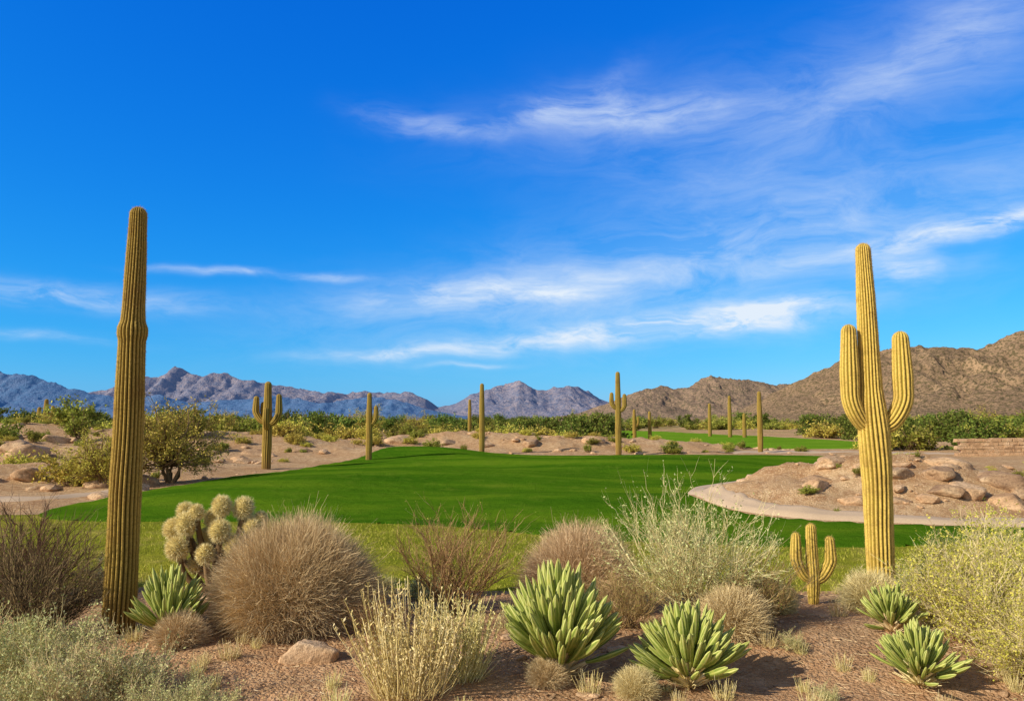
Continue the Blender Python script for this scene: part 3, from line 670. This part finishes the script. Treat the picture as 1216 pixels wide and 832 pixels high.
def blades():
    mb = MB(); n = 110000; x = rng.uniform(-12, 14, n); y = rng.uniform(12, 20.5, n)
    s = sd_box(ROUGH, x, y); f = sd_box(FAIR, x, y); den = fbm(x*1.3, y*1.3, 3, 55)
    ok = (s > -.35) & (f < .05) & (den > rng.random(n)*1.2-.7); x = x[ok]; y = y[ok]; n = len(x)
    z = H(x, y, False)+.01; b = np.stack([x, y, z], 1); d = norm(np.stack([rng.normal(size=n)*.45, rng.normal(size=n)*.45, np.ones(n)], 1))
    l = (.03+.07*rng.random(n))[:, None]; sd = norm(np.cross(d, rdir(n)))*.005
    mb.add(np.stack([b-sd, b+sd, b+d*l], 1), np.arange(n*3).reshape(n, 3), np.repeat(rng.random(n), 3), 0)
    put('rough_grass_blades', mb.build('rough_grass_blades', [M_blade]))
blades()

# ---------------------------------------------------------------- mid and far vegetation
SH = [shrub('creosote_bush', [M_bark, M_creo], 1.5, 1.9, 40, 200, 700, 2600, (.16, .055), (.03, .012, .006), 85, .7, .3, .6, lobes=3),
      shrub('creosote_bush', [M_bark, M_yel], 1.4, 1.5, 40, 200, 700, 2600, (.14, .045), (.02, .01, .006), 86, .7, .3, .7, lobes=4),
      shrub('mesquite_bush', [M_bark, M_dark], 1.9, 2.2, 40, 220, 800, 3400, (.19, .07), (.04, .015, .007), 88, .7, .4, .6, lobes=3),
      shrub('creosote_bush', [M_bark, M_creo], 1.2, 2.2, 36, 170, 600, 1700, (.13, .045), (.025, .011, .006), 60, .6, .3, .6, lobes=2)]
def palo(name, mats, R, Ht, trunk, nleaf, l, tw=.085):
    def tk(mb):
        n = 7; az = np.arange(n)/n*6.28+rng.random(n)*.5
        b = np.stack([np.cos(az)*.05, np.sin(az)*.05, np.full(n, -.1)], 1); d = norm(np.stack([np.cos(az)*.45, np.sin(az)*.45, np.ones(n)], 1))
        strands(mb, grow(b, d, np.full(n, trunk*1.7), 8, .1, .12), np.linspace(tw, tw*.25, 8)[None, :]*np.ones((n, 1)), 7)
    return shrub(name, mats, R, Ht, 60, 420, 2600, nleaf, l, (.022, .010, .005), 84, .7, .2, .6, lobes=3, zb=trunk*.4, trunks=[tk])
PV = palo('palo_verde_tree', [M_bark, M_yel], 1.7, 3.3, 1.3, 9000, (.09, .02), .05)
MQ = palo('mesquite_tree', [M_bark, M_dark], 2.4, 3.2, 1.2, 7000, (.17, .065))
put('palo_verde_tree', PV, (-13.5, 31.8, hz(-13.5, 31.8)), 0, 1.25)
put('palo_verde_tree', PV, (-15.3, 30.2, hz(-15.3, 30.2)), 2.5, .85)
for (x, y, k, r, s) in [(-30, 84, 0, 1, 1.3), (-22, 88, 1, 2, 1.2), (-17, 92, 0, 3, 1.4), (-38, 90, 1, 0, 1.4), (-27, 96, 1, 4, 1.3), (-48, 84, 0, 2, 1.3), (-56, 92, 1, 1, 1.4), (-12, 96, 0, 3, 1.2), (-8, 100, 1, 0, 1.2), (2, 104, 1, 1, 1.1), (7, 100, 1, 2, 1.2), (10, 112, 0, 0, 1.3),
                        (46, 84, 1, 2, 1.3), (54, 92, 0, 1, 1.4), (62, 88, 1, 4, 1.4), (42, 96, 1, 0, 1.3), (70, 100, 1, 3, 1.5)]:
    put('mesquite_tree' if k else 'palo_verde_tree', MQ if k else PV, (x, y, hz(x, y)-.05), r, s)
def nm(k): return 'mesquite_bush' if k == 2 else 'creosote_bush'
for (x, y, k, s) in [(-16.8, 31.5, 1, 1.0), (-21, 29, 1, .8), (-43, 72, 1, 1.5), (-26, 72, 0, 1.6), (-24, 74, 3, 1.6), (-21, 78, 1, 1.6), (-15, 71, 1, 1.4), (-13, 72, 1, 1.3), (-18.5, 66, 1, 1.2), (-16, 80, 2, 1.3), (-7, 78, 1, 1.4),
                     (-3, 80, 0, 1.3), (0, 79, 1, 1.4), (3, 82, 1, 1.4), (-9.5, 74, 3, 1.2), (-30, 55, 3, 1.0), (-27, 58, 1, 1.1), (-20.5, 47, 1, .6), (-36, 66, 0, 1.5), (-47, 60, 1, 1.3), (8.5, 76, 2, 1.4), (6.5, 78, 2, 1.3), (5, 75, 1, 1.0),
                     (-22, 36, 1, .7), (-25, 33, 0, .8), (-29, 38, 1, .9), (-33, 44, 1, 1.), (-32, 50, 0, .9), (-24, 50, 1, .8), (-23, 57, 0, 1.1), (-17, 60, 1, .9), (-28, 64, 1, 1.2), (-12, 66, 1, .8), (16.8, 25.5, 1, .3), (15.2, 22, 1, .25), (17, 21.5, 0, .3), (19, 24, 1, .35), (-10.5, 61, 1, .6), (-6, 60.5, 0, .5), (-15.5, 57, 1, .6), (9, 60, 1, .5), (12, 60, 0, .5),
                     (33, 66, 0, 1.4), (37, 64, 2, 1.2), (41, 68, 0, 1.5), (30, 66, 1, 1.2), (45, 66, 1, 1.5), (49, 70, 2, 1.5), (54, 68, 0, 1.7), (28, 35, 0, .6)]:
    put(nm(k), SH[k], (x, y, hz(x, y)-.05), rng.random()*6.28, s)
scrub = bpy.data.objects.new('low_desert_scrub', None); scene.collection.objects.link(scrub)
for i in range(230):
    if i < 150: x = rng.uniform(-48, -13); y = rng.uniform(27, 72)
    elif i < 210: x = rng.uniform(-12, 24); y = rng.uniform(59, 74)
    else: x = rng.uniform(8, 18); y = rng.uniform(20.5, 27)
    if max(sd_box(FAIR, np.array([x]), np.array([y]))[0], sd_box(FAR, np.array([x]), np.array([y]))[0]) > -.5: continue
    s = rng.uniform(.14, .45) if i < 210 else rng.uniform(.08, .18)
    put('scrub', SH[int(rng.choice([0, 1, 1, 3]))], (x, y, hz(x, y)-.03), rng.random()*6.28, (s*1.2, s*1.2, s), scrub)
belt = bpy.data.objects.new('distant_shrubs', None); scene.collection.objects.link(belt)
cnt = 0
while cnt < 400:
    d = 88+rng.random()**1.4*230; a = rng.uniform(-.74, .74); x = d*math.tan(a); y = d
    if sd_box(FAR, np.array([x]), np.array([y]))[0] > -3: continue
    if .08 < x/y < .38 and y < 170: continue
    k = int(rng.choice([0, 1, 2, 3], p=[.36, .26, .22, .16]))
    s = rng.uniform(.9, 1.8)*(1+.3*(d > 150))
    me = SH[k]
    if rng.random() < .12: me = MQ; s = rng.uniform(1.1, 1.6)
    put('shrub', me, (x, y, hz(x, y)-.1), rng.random()*6.28, (s*1.15, s*1.15, s*rng.uniform(.75, 1.05)), belt); cnt += 1

# ---------------------------------------------------------------- low stone wall
def wall():
    mb = MB(); x0, x1 = 31.5, 60.0; y = 57.0
    cube = np.array([[-1, -1, -1], [1, -1, -1], [1, 1, -1], [-1, 1, -1], [-1, -1, 1], [1, -1, 1], [1, 1, 1], [-1, 1, 1]])*.5
    F = np.array([[0, 3, 2, 1], [4, 5, 6, 7], [0, 1, 5, 4], [1, 2, 6, 5], [2, 3, 7, 6], [3, 0, 4, 7]])
    for r in range(5):
        x = x0+(r % 2)*.3
        while x < x1:
            w = rng.uniform(.5, .85); h = .25
            c = cube+rng.normal(size=(8, 3))*.03
            zz = hz(x, y)
            mb.add(c*np.array([w-.03, .42+rng.random()*.06, h-.02])+np.array([x+w/2, y+(x-x0)*-.02, zz+.10+r*h]), F, .5, 0); x += w
    put('stone_wall', mb.build('stone_wall', [M_rock]))
wall()

# ---------------------------------------------------------------- light & sky
SUN_EL = math.radians(30); sa = math.atan2(-.88, -.47)
sunvec = Vector((math.sin(sa)*math.cos(SUN_EL), math.cos(sa)*math.cos(SUN_EL), math.sin(SUN_EL)))
sl = bpy.data.lights.new('sun', 'SUN'); sl.energy = 5.0; sl.angle = math.radians(.53); sl.color = (1, .90, .68)
so = bpy.data.objects.new('sun', sl); scene.collection.objects.link(so); so.rotation_euler = sunvec.to_track_quat('Z', 'Y').to_euler(); so.location = (-20, -20, 30)
w = bpy.data.worlds.new('World'); scene.world = w; w.use_nodes = True; nt = w.node_tree; nt.nodes.clear()
try:
    w.cycles.sampling_method = 'MANUAL'; w.cycles.sample_map_resolution = 256
except Exception: pass
sky = nt.nodes.new('ShaderNodeTexSky'); sky.sky_type = 'NISHITA'; sky.sun_disc = False; sky.sun_elevation = SUN_EL; sky.sun_rotation = sa % (2*math.pi)
sky.air_density = 1.0; sky.dust_density = .3; sky.ozone_density = 2.5
tc = nt.nodes.new('ShaderNodeTexCoord'); sp = nt.nodes.new('ShaderNodeSeparateXYZ'); nt.links.new(tc.outputs['Generated'], sp.inputs[0])
az = math_(nt, 'ARCTAN2', sp.outputs[0], sp.outputs[1]); el = math_(nt, 'ARCSINE', sp.outputs[2])
cb = nt.nodes.new('ShaderNodeCombineXYZ'); nt.links.new(az, cb.inputs[0]); nt.links.new(el, cb.inputs[1])
nz = nt.nodes.new('ShaderNodeTexNoise'); nz.inputs['Scale'].default_value = 7; nz.inputs['Detail'].default_value = 4; nt.links.new(cb.outputs[0], nz.inputs['Vector'])
def vm(op, a, b):
    n = nt.nodes.new('ShaderNodeVectorMath'); n.operation = op
    for i, v in enumerate((a, b)):
        if v is None: continue
        if isinstance(v, tuple): n.inputs[i].default_value = v
        else: nt.links.new(v, n.inputs[i])
    return n
wv = vm('MULTIPLY', vm('SUBTRACT', nz.outputs['Color'], (.5, .5, .5)).outputs[0], (.13, .04, 0)).outputs[0]
co = vm('ADD', cb.outputs[0], wv).outputs[0]
def blob(a0, e0, ra, re, rot, amp):
    mp = nt.nodes.new('ShaderNodeMapping'); mp.vector_type = 'TEXTURE'
    mp.inputs['Location'].default_value = (a0, e0, 0); mp.inputs['Rotation'].default_value = (0, 0, rot); mp.inputs['Scale'].default_value = (ra, re, 1)
    nt.links.new(co, mp.inputs['Vector']); d = vm('DOT_PRODUCT', mp.outputs[0], mp.outputs[0]).outputs['Value']
    return math_(nt, 'MULTIPLY', math_(nt, 'EXPONENT', math_(nt, 'MULTIPLY', d, -1.)), amp)
def total(lst):
    t = None
    for b in lst:
        g = blob(*b); t = g if t is None else math_(nt, 'ADD', t, g)
    return t
streaks = total([(.153, .373, .12, .022, .0, .75), (-.095, .357, .07, .014, -.15, .5), (.06, .385, .09, .014, .4, .4), (.53, .41, .12, .03, .35, .4),
                 (-.05, .155, .14, .018, .08, .85), (.066, .152, .05, .008, .05, .9), (.478, .198, .12, .014, .12, 1.), (.559, .207, .06, .010, .2, .8), (.468, .164, .045, .012, 0, 1.),
                 (.118, .107, .22, .012, .09, 1.1), (.26, .117, .12, .015, .07, 1.2), (.306, .135, .06, .010, .05, 1.1), (-.114, .083, .12, .007, .05, .7),
                 (-.505, .136, .13, .012, -.03, .7), (-.361, .171, .06, .0045, 0, .7), (-.232, .17, .04, .004, 0, .6), (-.545, .088, .07, .006, 0, .45), (-.05, .067, .04, .003, 0, .6)])
veil = total([(.403, .351, .28, .07, .35, .40), (.304, .208, .40, .05, .16, .65), (.02, .15, .25, .03, .1, .4), (.15, .36, .2, .05, .1, .22), (.2, .11, .3, .03, .1, .35)])
def stretched(sx, sy, rot, scale, det, dist=0):
    mp = nt.nodes.new('ShaderNodeMapping'); mp.inputs['Rotation'].default_value = (0, 0, rot); mp.inputs['Scale'].default_value = (sx, sy, 1)
    nt.links.new(co, mp.inputs['Vector']); return noise_(nt, mp.outputs[0], scale, det, .66, dist)
n1 = ramp(nt, stretched(1, 4, -.2, 9, 9, .35), [(.38, (0,)*3), (.64, (1,)*3)])
n2 = ramp(nt, stretched(1, 3.5, -.35, 5.5, 9, .5), [(.38, (0,)*3), (.68, (1,)*3)])
mask = math_(nt, 'ADD', math_(nt, 'MULTIPLY', streaks, math_(nt, 'MULTIPLY_ADD', n1, .85, .12)), math_(nt, 'MULTIPLY', veil, math_(nt, 'MULTIPLY_ADD', n2, .75, .18)))
mask = math_(nt, 'MULTIPLY', mask, .88, clamp=True)
sc = nt.nodes.new('ShaderNodeSeparateColor'); nt.links.new(sky.outputs[0], sc.inputs[0])
def chan(o, p, k): return math_(nt, 'MINIMUM', math_(nt, 'MULTIPLY', math_(nt, 'POWER', math_(nt, 'MULTIPLY', o, .1), p), k*10), 11.)
cc = nt.nodes.new('ShaderNodeCombineColor')
nt.links.new(chan(sc.outputs[0], 2.44, .70), cc.inputs[0]); nt.links.new(chan(sc.outputs[1], 1.0, .88), cc.inputs[1]); nt.links.new(chan(sc.outputs[2], .43, 1.19), cc.inputs[2])
deep = math_(nt, 'MULTIPLY', math_(nt, 'SUBTRACT', sp.outputs[1], .38), 3.1, clamp=True)
hsd = nt.nodes.new('ShaderNodeHueSaturation'); hsd.inputs['Saturation'].default_value = .75; nt.links.new(sky.outputs[0], hsd.inputs['Color'])
skyc = mixc(nt, deep, hsd.outputs[0], cc.outputs[0])
c = mixc(nt, mask, skyc, (7.6, 8.6, 9.8))
bg = nt.nodes.new('ShaderNodeBackground'); bg.inputs[1].default_value = .10; nt.links.new(c, bg.inputs[0])
wo = nt.nodes.new('ShaderNodeOutputWorld'); nt.links.new(bg.outputs[0], wo.inputs[0])

# ---------------------------------------------------------------- camera
cam = bpy.data.cameras.new('camera'); cam.lens = 28; cam.sensor_width = 36; cam.clip_end = 20000; cam.clip_start = .1
co_ = bpy.data.objects.new('camera', cam); scene.collection.objects.link(co_)
co_.location = (0, 0, CAMH); co_.rotation_euler = (math.radians(90+4.89), 0, 0); scene.camera = co_
scene.view_settings.view_transform = 'Standard'; scene.view_settings.look = 'None'; scene.view_settings.exposure = 0
